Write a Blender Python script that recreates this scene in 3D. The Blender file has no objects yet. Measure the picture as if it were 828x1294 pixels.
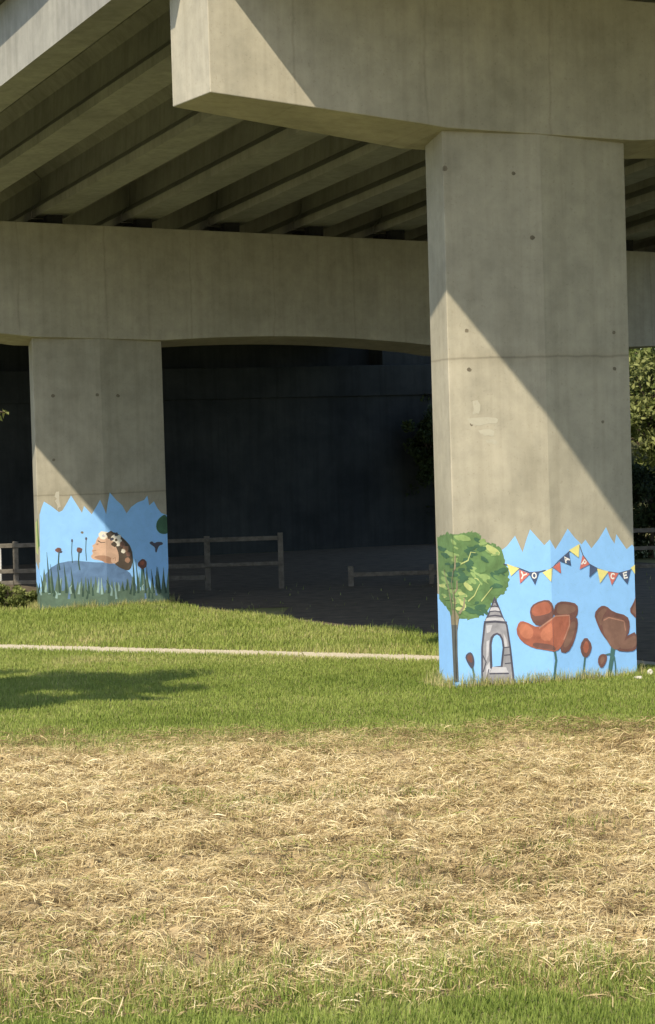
import bpy, bmesh, math, random
import numpy as np
from mathutils import Vector, Matrix
from mathutils.noise import noise as pnoise

rnd = random.Random(7)
rng = np.random.default_rng(11)
scene = bpy.context.scene
col = scene.collection

# ------------------------------------------------------------------ camera
FPX, CX, CY, CAMZ = 3000.0, 414.0, 647.0, 3.36          # photo is 828 x 1294
pitch, roll = math.atan(98 / 3000.0), math.radians(1.68)
c_f = Vector((0, math.cos(pitch), -math.sin(pitch)))
_u0 = Vector((0, math.sin(pitch), math.cos(pitch)))
_r0 = Vector((1, 0, 0))
c_r = _r0 * math.cos(roll) - _u0 * math.sin(roll)
c_u = _u0 * math.cos(roll) + _r0 * math.sin(roll)
cam = bpy.data.cameras.new('camera')
cam.sensor_fit = 'HORIZONTAL'
cam.sensor_width = 36.0
cam.lens = FPX / 828.0 * 36.0
cam.clip_end = 2000
cam_o = bpy.data.objects.new('camera', cam)
m = Matrix((c_r, c_u, -c_f)).transposed().to_4x4()
m.translation = (0, 0, CAMZ)
cam_o.matrix_world = m
col.objects.link(cam_o)
scene.camera = cam_o

# ------------------------------------------------------------------ light
TH = math.radians(24.24)                                 # heading of the viaduct
AX = Vector((math.cos(TH), math.sin(TH), 0))             # across the deck
BX = Vector((-math.sin(TH), math.cos(TH), 0))            # along the deck, away
to_sun = (-0.775 * AX - 0.68 * BX + Vector((0, 0, 1))).normalized()
world = bpy.data.worlds.new('World')
scene.world = world
world.use_nodes = True
wn = world.node_tree.nodes
sky = wn.new('ShaderNodeTexSky')
sky.sky_type = 'NISHITA'
sky.sun_disc = False
sky.sun_elevation = math.asin(to_sun.z)
sky.sun_rotation = math.atan2(to_sun.x, to_sun.y)
wn['Background'].inputs['Strength'].default_value = 0.15
world.node_tree.links.new(sky.outputs[0], wn['Background'].inputs['Color'])
sl = bpy.data.lights.new('sun', 'SUN')
sl.energy = 4.3
sl.angle = math.radians(0.53)
sl.color = (1.0, 0.87, 0.65)
so = bpy.data.objects.new('sun', sl)
so.rotation_euler = to_sun.to_track_quat('Z', 'Y').to_euler()
so.location = (-10, -10, 30)
col.objects.link(so)
vs = scene.view_settings
vs.view_transform = 'Standard'
vs.look = 'None'
vs.exposure = 0.58
vs.gamma = 1.0
vs.use_curve_mapping = False
scene.cycles.max_bounces = 6
scene.cycles.transparent_max_bounces = 8


# ------------------------------------------------------------------ helpers
def ray(x, y):
    return c_f + c_r * ((x - CX) / FPX) - c_u * ((y - CY) / FPX)

def gnd(x, y, z=0.0):
    d = ray(x, y)
    return Vector((0, 0, CAMZ)) + d * ((z - CAMZ) / d.z)

def at_depth(x, y, Y):
    d = ray(x, y)
    return Vector((0, 0, CAMZ)) + d * (Y / d.y)

def tag(o, label, cat, group=None):
    o['label'] = label
    o['category'] = cat
    if group:
        o['group'] = group
    return o

def empty(name, loc=(0, 0, 0), rz=0.0):
    o = bpy.data.objects.new(name, None)
    o.location = loc
    o.rotation_euler = (0, 0, rz)
    col.objects.link(o)
    return o

def mesh_obj(name, verts, faces, mat, parent=None, smooth=False):
    me = bpy.data.meshes.new(name)
    me.from_pydata([tuple(v) for v in verts], [], faces)
    me.update()
    o = bpy.data.objects.new(name, me)
    for mm in (mat if isinstance(mat, (list, tuple)) else [mat]):
        me.materials.append(mm)
    if smooth:
        me.polygons.foreach_set('use_smooth', [True] * len(me.polygons))
    if parent:
        o.parent = parent
    col.objects.link(o)
    return o

def recalc(o):
    bm = bmesh.new()
    bm.from_mesh(o.data)
    bmesh.ops.recalc_face_normals(bm, faces=bm.faces)
    bm.to_mesh(o.data)
    bm.free()
    return o

def bevel(o, w=0.015, seg=2):
    b = o.modifiers.new('bevel', 'BEVEL')
    b.width = w
    b.segments = seg
    b.limit_method = 'ANGLE'
    b.angle_limit = math.radians(30)
    return o

def prism(name, prof, stations, mat, parent, shift):
    """extrude closed profile [(a,z)] along stations b; shift(a,b)->dz"""
    V, Fc = [], []
    n = len(prof)
    for b in stations:
        for a, z in prof:
            V.append((a, b, z + shift(a, b)))
    for k in range(len(stations) - 1):
        for i in range(n):
            j = (i + 1) % n
            Fc.append((k * n + i, k * n + j, (k + 1) * n + j, (k + 1) * n + i))
    Fc.append(tuple(range(n))[::-1])
    Fc.append(tuple((len(stations) - 1) * n + i for i in range(n)))
    return recalc(mesh_obj(name, V, Fc, mat, parent))

def box(name, x0, x1, y0, y1, z0, z1, mat, parent=None, jit=0.0, bev=0.0):
    V = [(x, y, z) for z in (z0, z1) for y in (y0, y1) for x in (x0, x1)]
    if jit:
        V = [tuple(c + rnd.uniform(-jit, jit) for c in v) for v in V]
    Fc = [(0, 2, 3, 1), (4, 5, 7, 6), (0, 1, 5, 4), (2, 6, 7, 3), (0, 4, 6, 2), (1, 3, 7, 5)]
    o = mesh_obj(name, V, Fc, mat, parent)
    if bev:
        bevel(o, bev)
    return o

def tube(V, Fc, pts, radii, seg=8):
    """append a tapered tube along pts"""
    base = len(V)
    pts = [Vector(p) for p in pts]
    for i, p in enumerate(pts):
        t = (pts[min(i + 1, len(pts) - 1)] - pts[max(i - 1, 0)]).normalized()
        s = t.cross(Vector((0.31, 0.17, 0.93)))
        if s.length < 1e-3:
            s = t.cross(Vector((1, 0, 0)))
        s.normalize()
        w = t.cross(s)
        for k in range(seg):
            an = 2 * math.pi * k / seg
            V.append(p + (s * math.cos(an) + w * math.sin(an)) * radii[i])
    for i in range(len(pts) - 1):
        for k in range(seg):
            k2 = (k + 1) % seg
            Fc.append((base + i * seg + k, base + i * seg + k2, base + (i + 1) * seg + k2, base + (i + 1) * seg + k))
    Fc.append(tuple(base + k for k in range(seg))[::-1])
    Fc.append(tuple(base + (len(pts) - 1) * seg + k for k in range(seg)))


# ------------------------------------------------------------------ materials
def new_mat(name):
    mt = bpy.data.materials.new(name)
    mt.use_nodes = True
    nt = mt.node_tree
    return mt, nt, nt.nodes, nt.links, nt.nodes['Principled BSDF']

def ramp(N, stops):
    r = N.new('ShaderNodeValToRGB')
    e = r.color_ramp.elements
    while len(e) < len(stops):
        e.new(0.5)
    for k, (p, c) in enumerate(stops):
        e[k].position = p
        e[k].color = (*c, 1)
    return r

def noise_node(N, L, vec, scale, detail=4, rough=0.55, dist=0.0):
    n = N.new('ShaderNodeTexNoise')
    n.inputs['Scale'].default_value = scale
    n.inputs['Detail'].default_value = detail
    n.inputs['Roughness'].default_value = rough
    n.inputs['Distortion'].default_value = dist
    L.new(vec, n.inputs['Vector'])
    return n

def mixc(N, L, mode, fac, c1, c2):
    mx = N.new('ShaderNodeMix')
    mx.data_type = 'RGBA'
    mx.blend_type = mode
    for sock, val in ((0, fac), (6, c1), (7, c2)):
        if hasattr(val, 'is_linked'):
            L.new(val, mx.inputs[sock])
        elif isinstance(val, (int, float)):
            mx.inputs[sock].default_value = val
        else:
            mx.inputs[sock].default_value = (*val, 1)
    return mx.outputs[2]

def mathn(N, L, op, a, b=None, c=None):
    n = N.new('ShaderNodeMath')
    n.operation = op
    for i, v in enumerate((a, b, c)):
        if v is None:
            continue
        if hasattr(v, 'is_linked'):
            L.new(v, n.inputs[i])
        else:
            n.inputs[i].default_value = v
    return n.outputs[0]

def concrete(name, c_lo, c_hi, seams=True, joint_z=None, stain=0.5):
    mt, nt, N, L, P = new_mat(name)
    tc = N.new('ShaderNodeTexCoord')
    ob = tc.outputs['Object']
    big = noise_node(N, L, ob, 0.55, 5, 0.6, 0.4)
    r1 = ramp(N, [(0.3, c_lo), (0.7, c_hi)])
    L.new(big.outputs[0], r1.inputs[0])
    # vertical run-off streaks
    mp = N.new('ShaderNodeMapping')
    mp.inputs['Scale'].default_value = (7, 7, 0.35)
    L.new(ob, mp.inputs[0])
    st = noise_node(N, L, mp.outputs[0], 1.0, 4, 0.6)
    r2 = ramp(N, [(0.32, (0.80, 0.79, 0.77)), (0.55, (1, 1, 1)), (0.8, (1.06, 1.05, 1.03))])
    L.new(st.outputs[0], r2.inputs[0])
    c = mixc(N, L, 'MULTIPLY', stain, r1.outputs[0], r2.outputs[0])
    # board / ply panel patches
    mid = noise_node(N, L, ob, 3.2, 6, 0.65)
    r3 = ramp(N, [(0.28, (0.78, 0.78, 0.78)), (0.62, (1.06, 1.05, 1.04))])
    L.new(mid.outputs[0], r3.inputs[0])
    c = mixc(N, L, 'MULTIPLY', 0.75, c, r3.outputs[0])
    # blow holes and small dirt
    fine = noise_node(N, L, ob, 26, 3, 0.7)
    r4 = ramp(N, [(0.28, (0.72, 0.70, 0.67)), (0.40, (1, 1, 1))])
    L.new(fine.outputs[0], r4.inputs[0])
    c = mixc(N, L, 'MULTIPLY', 0.6, c, r4.outputs[0])
    # wet rust-brown stains
    sx = N.new('ShaderNodeSeparateXYZ')
    L.new(ob, sx.inputs[0])
    wob = noise_node(N, L, ob, 1.4, 3)
    if seams:
        x = mathn(N, L, 'ADD', sx.outputs[0], mathn(N, L, 'MULTIPLY', big.outputs[0], 0.30))
        fr = mathn(N, L, 'ABSOLUTE', mathn(N, L, 'SUBTRACT', mathn(N, L, 'FRACT', mathn(N, L, 'MULTIPLY_ADD', x, 1 / 1.83, 0.30)), 0.5))
        rs = ramp(N, [(0.0, (0.72, 0.71, 0.69)), (0.016, (1, 1, 1))])
        L.new(fr, rs.inputs[0])
        c = mixc(N, L, 'MULTIPLY', mathn(N, L, 'MULTIPLY', mathn(N, L, 'POWER', big.outputs[0], 2.0), 1.9), c, rs.outputs[0])
    if joint_z is not None:
        z = mathn(N, L, 'ADD', sx.outputs[2], mathn(N, L, 'MULTIPLY', wob.outputs[0], 0.08))
        dz = mathn(N, L, 'ABSOLUTE', mathn(N, L, 'SUBTRACT', z, joint_z + 0.04))
        rj = ramp(N, [(0.0, (0.60, 0.58, 0.55)), (0.022, (0.93, 0.92, 0.90)), (0.16, (1, 1, 1))])
        L.new(dz, rj.inputs[0])
        c = mixc(N, L, 'MULTIPLY', 0.85, c, rj.outputs[0])
    L.new(c, P.inputs['Base Color'])
    P.inputs['Roughness'].default_value = 0.88
    P.inputs['Specular IOR Level'].default_value = 0.25
    bp = N.new('ShaderNodeBump')
    bp.inputs['Strength'].default_value = 0.25
    bp.inputs['Distance'].default_value = 0.012
    hs = mathn(N, L, 'ADD', mathn(N, L, 'MULTIPLY', fine.outputs[0], 0.6), mid.outputs[0])
    L.new(hs, bp.inputs['Height'])
    L.new(bp.outputs[0], P.inputs['Normal'])
    return mt

CONC = (0.315, 0.298, 0.242), (0.430, 0.405, 0.335)
M = {}
M['pillar'] = concrete('pillar_concrete', *CONC, seams=False, joint_z=4.30)
M['pillar_far'] = concrete('pillar_concrete_worn', (0.29, 0.275, 0.225), (0.375, 0.355, 0.295), seams=False, joint_z=2.30)
M['beam'] = concrete('crossbeam_concrete', *CONC, seams=True)
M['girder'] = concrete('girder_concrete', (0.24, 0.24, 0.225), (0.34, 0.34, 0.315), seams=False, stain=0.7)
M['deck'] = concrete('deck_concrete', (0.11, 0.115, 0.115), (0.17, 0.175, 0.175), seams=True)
M['abut'] = concrete('abutment_concrete', (0.014, 0.018, 0.020), (0.036, 0.042, 0.042), seams=True, stain=1.0)  # base colour near black, the deep shade under the deck is put into it

def simple(name, c1, c2, scale=8, rough=0.85, bump=0.0, detail=4):
    mt, nt, N, L, P = new_mat(name)
    tc = N.new('ShaderNodeTexCoord')
    n = noise_node(N, L, tc.outputs['Object'], scale, detail, 0.6)
    r = ramp(N, [(0.3, c1), (0.7, c2)])
    L.new(n.outputs[0], r.inputs[0])
    L.new(r.outputs[0], P.inputs['Base Color'])
    P.inputs['Roughness'].default_value = rough
    P.inputs['Specular IOR Level'].default_value = 0.25
    if bump:
        b = N.new('ShaderNodeBump')
        b.inputs['Strength'].default_value = bump
        b.inputs['Distance'].default_value = 0.03
        L.new(n.outputs[0], b.inputs['Height'])
        L.new(b.outputs[0], P.inputs['Normal'])
    return mt

def blade_mat(name, stops, transl=0.25):
    """colour per blade from the 'tint' attribute"""
    mt, nt, N, L, P = new_mat(name)
    at = N.new('ShaderNodeAttribute')
    at.attribute_name = 'tint'
    r = ramp(N, stops)
    L.new(at.outputs['Fac'], r.inputs[0])
    L.new(r.outputs[0], P.inputs['Base Color'])
    P.inputs['Roughness'].default_value = 0.7
    P.inputs['Specular IOR Level'].default_value = 0.2
    tr = N.new('ShaderNodeBsdfTranslucent')
    L.new(r.outputs[0], tr.inputs['Color'])
    mx = N.new('ShaderNodeMixShader')
    mx.inputs[0].default_value = transl
    L.new(P.outputs[0], mx.inputs[1])
    L.new(tr.outputs[0], mx.inputs[2])
    L.new(mx.outputs[0], N['Material Output'].inputs['Surface'])
    return mt

M['bark'] = simple('bark', (0.05, 0.04, 0.03), (0.13, 0.10, 0.075), 14, 0.95, 0.6)
M['wood'] = simple('weathered_timber', (0.085, 0.078, 0.066), (0.165, 0.152, 0.13), 9, 0.9, 0.3)
M['stone'] = simple('pale_stone', (0.36, 0.35, 0.31), (0.58, 0.56, 0.50), 12, 0.9, 0.4)
M['rubber'] = simple('bearing_rubber', (0.015, 0.015, 0.016), (0.03, 0.03, 0.03), 12)
M['hole'] = simple('tie_hole_dark', (0.12, 0.105, 0.08), (0.19, 0.165, 0.125), 20)
M['metal'] = simple('galvanised_metal', (0.45, 0.46, 0.46), (0.58, 0.59, 0.58), 15, 0.5)


def ground_mat():
    mt, nt, N, L, P = new_mat('lawn_ground')
    ob = N.new('ShaderNodeTexCoord').outputs['Object']
    big = noise_node(N, L, ob, 0.35, 4, 0.6)
    fine = noise_node(N, L, ob, 9, 5, 0.7)
    r1 = ramp(N, [(0.3, (0.175, 0.19, 0.070)), (0.55, (0.235, 0.235, 0.100)), (0.75, (0.33, 0.30, 0.155))])
    L.new(big.outputs[0], r1.inputs[0])
    r2 = ramp(N, [(0.25, (0.5, 0.5, 0.45)), (0.6, (1, 1, 1)), (0.8, (1.3, 1.25, 1.0))])
    L.new(fine.outputs[0], r2.inputs[0])
    c = mixc(N, L, 'MULTIPLY', 0.8, r1.outputs[0], r2.outputs[0])
    L.new(c, P.inputs['Base Color'])
    P.inputs['Roughness'].default_value = 0.95
    P.inputs['Specular IOR Level'].default_value = 0.1
    b = N.new('ShaderNodeBump')
    b.inputs['Strength'].default_value = 0.6
    b.inputs['Distance'].default_value = 0.04
    L.new(fine.outputs[0], b.inputs['Height'])
    L.new(b.outputs[0], P.inputs['Normal'])
    return mt

M['ground'] = ground_mat()
M['path'] = simple('gravel_path', (0.42, 0.38, 0.29), (0.60, 0.55, 0.44), 22, 0.95, 0.5, 6)
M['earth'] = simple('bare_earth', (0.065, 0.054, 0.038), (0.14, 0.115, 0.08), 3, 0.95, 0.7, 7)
M['thatch'] = simple('thatch_soil', (0.13, 0.095, 0.05), (0.43, 0.34, 0.195), 14, 0.95, 0.8, 7)
M['bank'] = simple('bank_soil', (0.03, 0.035, 0.016), (0.07, 0.075, 0.03), 4, 0.95, 0.7, 6)
M['grass'] = blade_mat('grass_blades', [(0.0, (0.125, 0.180, 0.030)), (0.45, (0.250, 0.320, 0.070)), (0.75, (0.36, 0.40, 0.125)), (0.9, (0.47, 0.43, 0.20)), (1.0, (0.56, 0.48, 0.27))], 0.42)
M['straw'] = blade_mat('dry_straw', [(0.0, (0.17, 0.12, 0.06)), (0.25, (0.45, 0.345, 0.18)), (0.62, (0.66, 0.545, 0.30)), (0.92, (0.82, 0.72, 0.47)), (0.94, (0.24, 0.29, 0.07)), (1.0, (0.36, 0.37, 0.12))], 0.3)
M['leaf'] = blade_mat('tree_leaves', [(0.0, (0.03, 0.055, 0.010)), (0.5, (0.065, 0.11, 0.020)), (1.0, (0.14, 0.18, 0.045))], 0.3)
M['leaf_pale'] = blade_mat('pale_leaves', [(0.0, (0.06, 0.085, 0.02)), (0.5, (0.13, 0.16, 0.045)), (1.0, (0.25, 0.27, 0.10))], 0.3)
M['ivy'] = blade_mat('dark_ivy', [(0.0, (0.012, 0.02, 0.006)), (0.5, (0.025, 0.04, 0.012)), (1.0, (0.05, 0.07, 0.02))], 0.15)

# ------------------------------------------------------------------ ground
def struct(o):
    o['kind'] = 'structure'
    return o

def stuff(o, label, cat):
    o['kind'] = 'stuff'
    o['label'] = label
    o['category'] = cat
    return o

g = []
gx = [-400, -120, -40] + [-14 + i * 1.0 for i in range(29)] + [40, 120, 400]
gy = [-300, -60, 0] + [8 + i * 1.0 for i in range(60)] + [90, 160, 500]
def gh(x, y):
    f = max(0.0, min(1.0, (27.5 - y) / 4))          # only the mown bank is uneven
    return 0.0 + 0.0 * f
for y in gy:
    for x in gx:
        g.append((x, y, gh(x, y)))
nx = len(gx)
struct(mesh_obj('ground', g, [(j * nx + i, j * nx + i + 1, (j + 1) * nx + i + 1, (j + 1) * nx + i) for j in range(len(gy) - 1) for i in range(nx - 1)], M['ground']))

# gravel footpath: centre line runs behind the front pillar
pl = [(-60, 54.5), (-30, 46.8), (-14, 42.0), (-9, 40.35), (-5.5, 39.25), (-3.4, 38.0), (-1.47, 36.9), (0.1, 35.95), (1.58, 35.0), (3.5, 33.9), (6, 32.6), (10, 30.8), (20, 27)]
def dens(p, n):
    out = []
    for (x0, y0), (x1, y1) in zip(p[:-1], p[1:]):
        k = max(2, int(math.hypot(x1 - x0, y1 - y0) / n))
        out += [(x0 + (x1 - x0) * i / k, y0 + (y1 - y0) * i / k) for i in range(k)]
    return out + [p[-1]]
PATH = dens(pl, 0.25)
V, Fc = [], []
for i, (x, y) in enumerate(PATH):
    w = 0.36 + 0.12 * pnoise((x * 1.7, y * 1.7, 1.0))
    w2 = 0.36 + 0.12 * pnoise((x * 1.7, y * 1.7, 9.0))
    V += [(x - w * 0.45, y - w, 0.004), (x + w2 * 0.45, y + w2, 0.004)]
    if i:
        Fc.append((2 * i - 2, 2 * i, 2 * i + 1, 2 * i - 1))
struct(mesh_obj('footpath', V, Fc, M['path']))

# ------------------------------------------------------------------ viaduct frame of reference
NP = Vector((2.895, 31.306, 0))       # foot of the front pillar's ridge
SPAN = 18.06
def W(a, b, z=0.0):
    return NP + AX * a + BX * b + Vector((0, 0, z))

# bare trodden earth in the deck's permanent shade
V = []
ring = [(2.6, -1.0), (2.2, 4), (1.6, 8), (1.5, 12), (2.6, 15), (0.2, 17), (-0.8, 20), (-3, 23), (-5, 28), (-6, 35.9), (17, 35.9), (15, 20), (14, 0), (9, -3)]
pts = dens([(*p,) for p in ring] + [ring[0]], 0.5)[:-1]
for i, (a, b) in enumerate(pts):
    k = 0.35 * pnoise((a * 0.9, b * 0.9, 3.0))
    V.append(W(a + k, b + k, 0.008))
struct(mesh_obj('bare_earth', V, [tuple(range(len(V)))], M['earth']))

# ------------------------------------------------------------------ piers
C1, RD, C2, B2, B1 = (-1.315, 0.17), (0.04, 0.0), (1.43, 0.17), (1.22, 1.07), (-1.11, 1.07)
PLAN = [C1, RD, C2, B2, B1]

def make_pillar(parent, a0, ztop, mat):
    V = [(a + a0, b, -0.3) for a, b in PLAN] + [(a + a0, b, ztop(a + a0, b) + 0.06) for a, b in PLAN]
    n = 5
    Fc = [(i, (i + 1) % n, n + (i + 1) % n, n + i) for i in range(n)] + [tuple(range(n))[::-1], tuple(range(n, 2 * n))]
    o = recalc(mesh_obj('pillar', V, Fc, mat, parent))
    return bevel(o, 0.012, 2)

def make_crossbeam(parent, zs, zt, mat):
    """zs(a) soffit at the front, zt(a) top"""
    st = [-4.6, -4.0, -3.2, -2.4, -1.7, -1.35] + [-1.0, 0.04, 1.0, 1.45] + [1.45 + (7.95 - 1.45) * i / 14 for i in range(1, 15)] + [8.6, 9.3, 10.0, 10.7, 11.4, 12.2, 13.0, 13.9]
    V, Fc = [], []
    for a in st:
        k = max(0.0, min(1.0, (a + 4.6) / 3.0, (13.9 - a) / 3.0)) * 0.11
        V += [(a, -0.015, zs(a)), (a, 1.30, zs(a) - k), (a, 1.30, zt(a)), (a, -0.015, zt(a))]
    n = len(st)
    for i in range(n - 1):
        for q in range(4):
            q2 = (q + 1) % 4
            Fc.append((i * 4 + q, i * 4 + q2, (i + 1) * 4 + q2, (i + 1) * 4 + q))
    Fc += [(0, 1, 2, 3), tuple((n - 1) * 4 + q for q in (3, 2, 1, 0))]
    return bevel(recalc(mesh_obj('crossbeam', V, Fc, mat, parent)), 0.012, 2)

def soffit(z0, canti):
    def f(a):
        z = z0 - 0.034 * a
        if a < -1.35:
            t = (-1.35 - a) / 3.25
            z += canti * (0.25 * t + 0.75 * t) + 0.03
        elif a < 1.45:
            z += 0.02
        elif a < 7.95:
            t = (a - 1.45) / 6.5
            z += 0.02 + 0.15 * math.sin(math.pi * t) ** 0.9
        elif a > 10.7:
            z += 0.02 + canti * (a - 10.7) / 3.2
        return z
    return f

zs_near, zs_far = soffit(7.20, 0.23), soffit(5.40, 0.20)
def girder_z(a, b):
    return 9.40 - 0.0745 * b - 0.031 * (a + 5)
zt_near = lambda a: 9.08 - 0.031 * a
zt_far = lambda a: 7.69 - 0.036 * a

pier1 = tag(empty('bridge_pier', NP, TH), 'concrete bridge pier whose pillar is painted with poppies, tree and bunting', 'bridge pier', 'piers of the viaduct')
pier2 = tag(empty('bridge_pier', NP + BX * SPAN, TH), 'concrete bridge pier whose pillar is painted with a head lying in grass', 'bridge pier', 'piers of the viaduct')
def plc(zs):
    return lambda a, b: zs(a) - 0.085 * max(0, b)
P1 = make_pillar(pier1, 0, plc(zs_near), M['pillar'])
P2 = make_pillar(pier2, 0, plc(zs_far), M['pillar_far'])
make_pillar(pier1, 9.3, plc(zs_near), M['pillar'])
make_pillar(pier2, 9.3, plc(zs_far), M['pillar_far'])
make_crossbeam(pier1, zs_near, zt_near, M['beam'])
make_crossbeam(pier2, zs_far, zt_far, M['beam'])
P1['label'] = 'concrete pillar with poppy, tree, tower and bunting mural'
P2['label'] = 'concrete pillar with mural of a head lying in grass'

# ------------------------------------------------------------------ deck
deck = tag(empty('bridge_deck', NP, TH), 'concrete viaduct deck on rows of parallel girders overhead', 'bridge deck')
G_A = [-4.80, -2.80, -0.75, 1.15, 3.07, 4.97, 6.87, 8.77, 10.67, 12.55, 13.95]
gprof = [(-0.33, 0.0), (0.33, 0.0), (0.33, 0.16), (0.15, 0.34), (0.12, 0.80), (0.30, 0.98), (0.30, 1.06), (-0.30, 1.06), (-0.30, 0.98), (-0.12, 0.80), (-0.15, 0.34), (-0.33, 0.16)]
eprof = [(-0.28, -0.12), (0.24, -0.12), (0.24, 0.06), (0.12, 0.24), (0.12, 1.06), (-0.28, 1.06)]
for s in (-1, 0, 1):
    b0, b1 = s * SPAN + 0.70, (s + 1) * SPAN + 0.60
    for i, ga in enumerate(G_A):
        if i == 0 and s == -1:
            ga = -4.36
        pr = eprof if i == 0 else ([(-x, z) for x, z in eprof][::-1] if i == len(G_A) - 1 else gprof)
        zc = girder_z(ga, 0)
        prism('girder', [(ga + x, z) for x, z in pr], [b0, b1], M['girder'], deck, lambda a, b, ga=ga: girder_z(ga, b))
        for bb, zt in ((b0 + 0.25, zt_near if s == 0 else zt_far), (b1 - 0.30, zt_near if s == -1 else zt_far)):
            if (s == 1 and bb > 30) or (s == -1 and bb < -5):
                continue
            if abs(bb - 0.9) < 0.8 or abs(bb - SPAN - 0.9) < 0.8:
                z0 = (zt_near if bb < 5 else zt_far)(ga)
                z1 = girder_z(ga, bb)
                if z1 - z0 > 0.03:
                    box('bearing', ga - 0.16, ga + 0.16, bb - 0.12, bb + 0.12, z0 + 0.002, z1 + 0.02, M['rubber'], deck)
# diaphragms between girders over the crossbeams
edge = lambda b: float(np.interp(b, [-18, -6, 0, 3, 9, 14, 38], [-4.62, -4.97, -5.05, -5.52, -5.66, -5.64, -6.1]))   # the road's curve, bent so that the edge's shadow falls in place
sts = [-SPAN, -12, -6, -3, 0, 2.5, 5, 9, 13.5, SPAN, 27, 37.5]
V, Fc = [], []
for b in sts:
    e = edge(b)
    V += [(e, b, girder_z(e, b) + 1.075), (14.7, b, girder_z(14.7, b) + 1.075), (14.7, b, girder_z(14.7, b) + 1.33), (e, b, girder_z(e, b) + 1.33)]
for i in range(len(sts) - 1):
    for q in range(4):
        q2 = (q + 1) % 4
        Fc.append((i * 4 + q, i * 4 + q2, (i + 1) * 4 + q2, (i + 1) * 4 + q))
nn = len(sts) - 1
Fc += [(0, 1, 2, 3), tuple(nn * 4 + q for q in (3, 2, 1, 0))]
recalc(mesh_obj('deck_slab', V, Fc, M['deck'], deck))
for side in (0, 1):
    V, Fc = [], []
    for b in sts:
        e0 = edge(b) + 0.02 if side == 0 else 14.36
        z = girder_z(e0, b) + 1.333
        V += [(e0, b, z), (e0 + 0.32, b, z), (e0 + 0.26, b, z + 0.95), (e0 + 0.03, b, z + 0.95)]
    for i in range(nn):
        for q in range(4):
            q2 = (q + 1) % 4
            Fc.append((i * 4 + q, i * 4 + q2, (i + 1) * 4 + q2, (i + 1) * 4 + q))
    Fc += [(0, 1, 2, 3), tuple(nn * 4 + q for q in (3, 2, 1, 0))]
    recalc(mesh_obj('parapet', V, Fc, M['beam'], deck))
V = [(e, b, girder_z(e, b) + 1.336) for b in sts for e in (edge(b) + 0.36, 14.34)]
asph = simple('road_asphalt', (0.035, 0.035, 0.037), (0.06, 0.06, 0.062), 30)
mesh_obj('road_surface', V, [(2 * i, 2 * i + 1, 2 * i + 3, 2 * i + 2) for i in range(nn)], asph, deck)

# ------------------------------------------------------------------ abutment
ab = tag(empty('bridge_abutment', W(4, 36.4), TH), 'shade-darkened concrete abutment wall closing the viaduct in deep shade', 'abutment')
def abx(name, a0, a1, b0, b1, z0, z1, bev=0.02):
    return box(name, a0 - 4, a1 - 4, b0 - 36.4, b1 - 36.4, z0, z1, M['abut'], ab, 0, bev)
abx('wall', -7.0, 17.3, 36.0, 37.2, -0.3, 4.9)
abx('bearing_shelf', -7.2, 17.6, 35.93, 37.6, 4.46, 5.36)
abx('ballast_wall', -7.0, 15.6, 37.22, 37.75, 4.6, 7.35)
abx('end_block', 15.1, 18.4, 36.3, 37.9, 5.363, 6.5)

# earth bank round the abutment
def bank(a0, a1, sgn):
    V, Fc = [], []
    na, nb = 26, 26
    for j in range(nb + 1):
        b = 27 + j * 1.6
        for i in range(na + 1):
            a = a0 + (a1 - a0) * i / na
            t = max(0, min(1, (b - (36 if sgn > 0 else 29.5)) / 14))
            e = max(0, min(1, ((a - 14.5) if sgn > 0 else (-6.5 - a)) / 3.0 + (0.0 if b < 36 else 1.0)))
            z = 6.2 * t * t * (3 - 2 * t) * e + 0.35 * pnoise((a * 0.5, b * 0.5, 2)) * t - 0.05
            V.append(W(a, b, z))
    for j in range(nb):
        for i in range(na):
            q = j * (na + 1) + i
            Fc.append((q, q + 1, q + na + 2, q + na + 1))
    struct(mesh_obj('embankment', V, Fc, M['bank'], smooth=True))
bank(14.4, 70, 1)
bank(-60, -6.4, -1)

# ------------------------------------------------------------------ murals
def paint(name, c, var=0.10, rough=0.62):
    mt, nt, N, L, P = new_mat('paint_' + name)
    ob = N.new('ShaderNodeTexCoord').outputs['Object']
    n = noise_node(N, L, ob, 5.0, 5, 0.65, 0.6)
    r = ramp(N, [(0.3, tuple(x * (1 - var) for x in c)), (0.7, tuple(min(0.95, x * (1 + var)) for x in c))])
    L.new(n.outputs[0], r.inputs[0])
    n2 = noise_node(N, L, ob, 30, 3, 0.7)
    r2 = ramp(N, [(0.28, (0.86, 0.84, 0.80)), (0.42, (1, 1, 1))])
    L.new(n2.outputs[0], r2.inputs[0])
    c2 = mixc(N, L, 'MULTIPLY', 0.6, r.outputs[0], r2.outputs[0])
    L.new(c2, P.inputs['Base Color'])
    P.inputs['Roughness'].default_value = rough
    P.inputs['Specular IOR Level'].default_value = 0.25
    return mt

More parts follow.
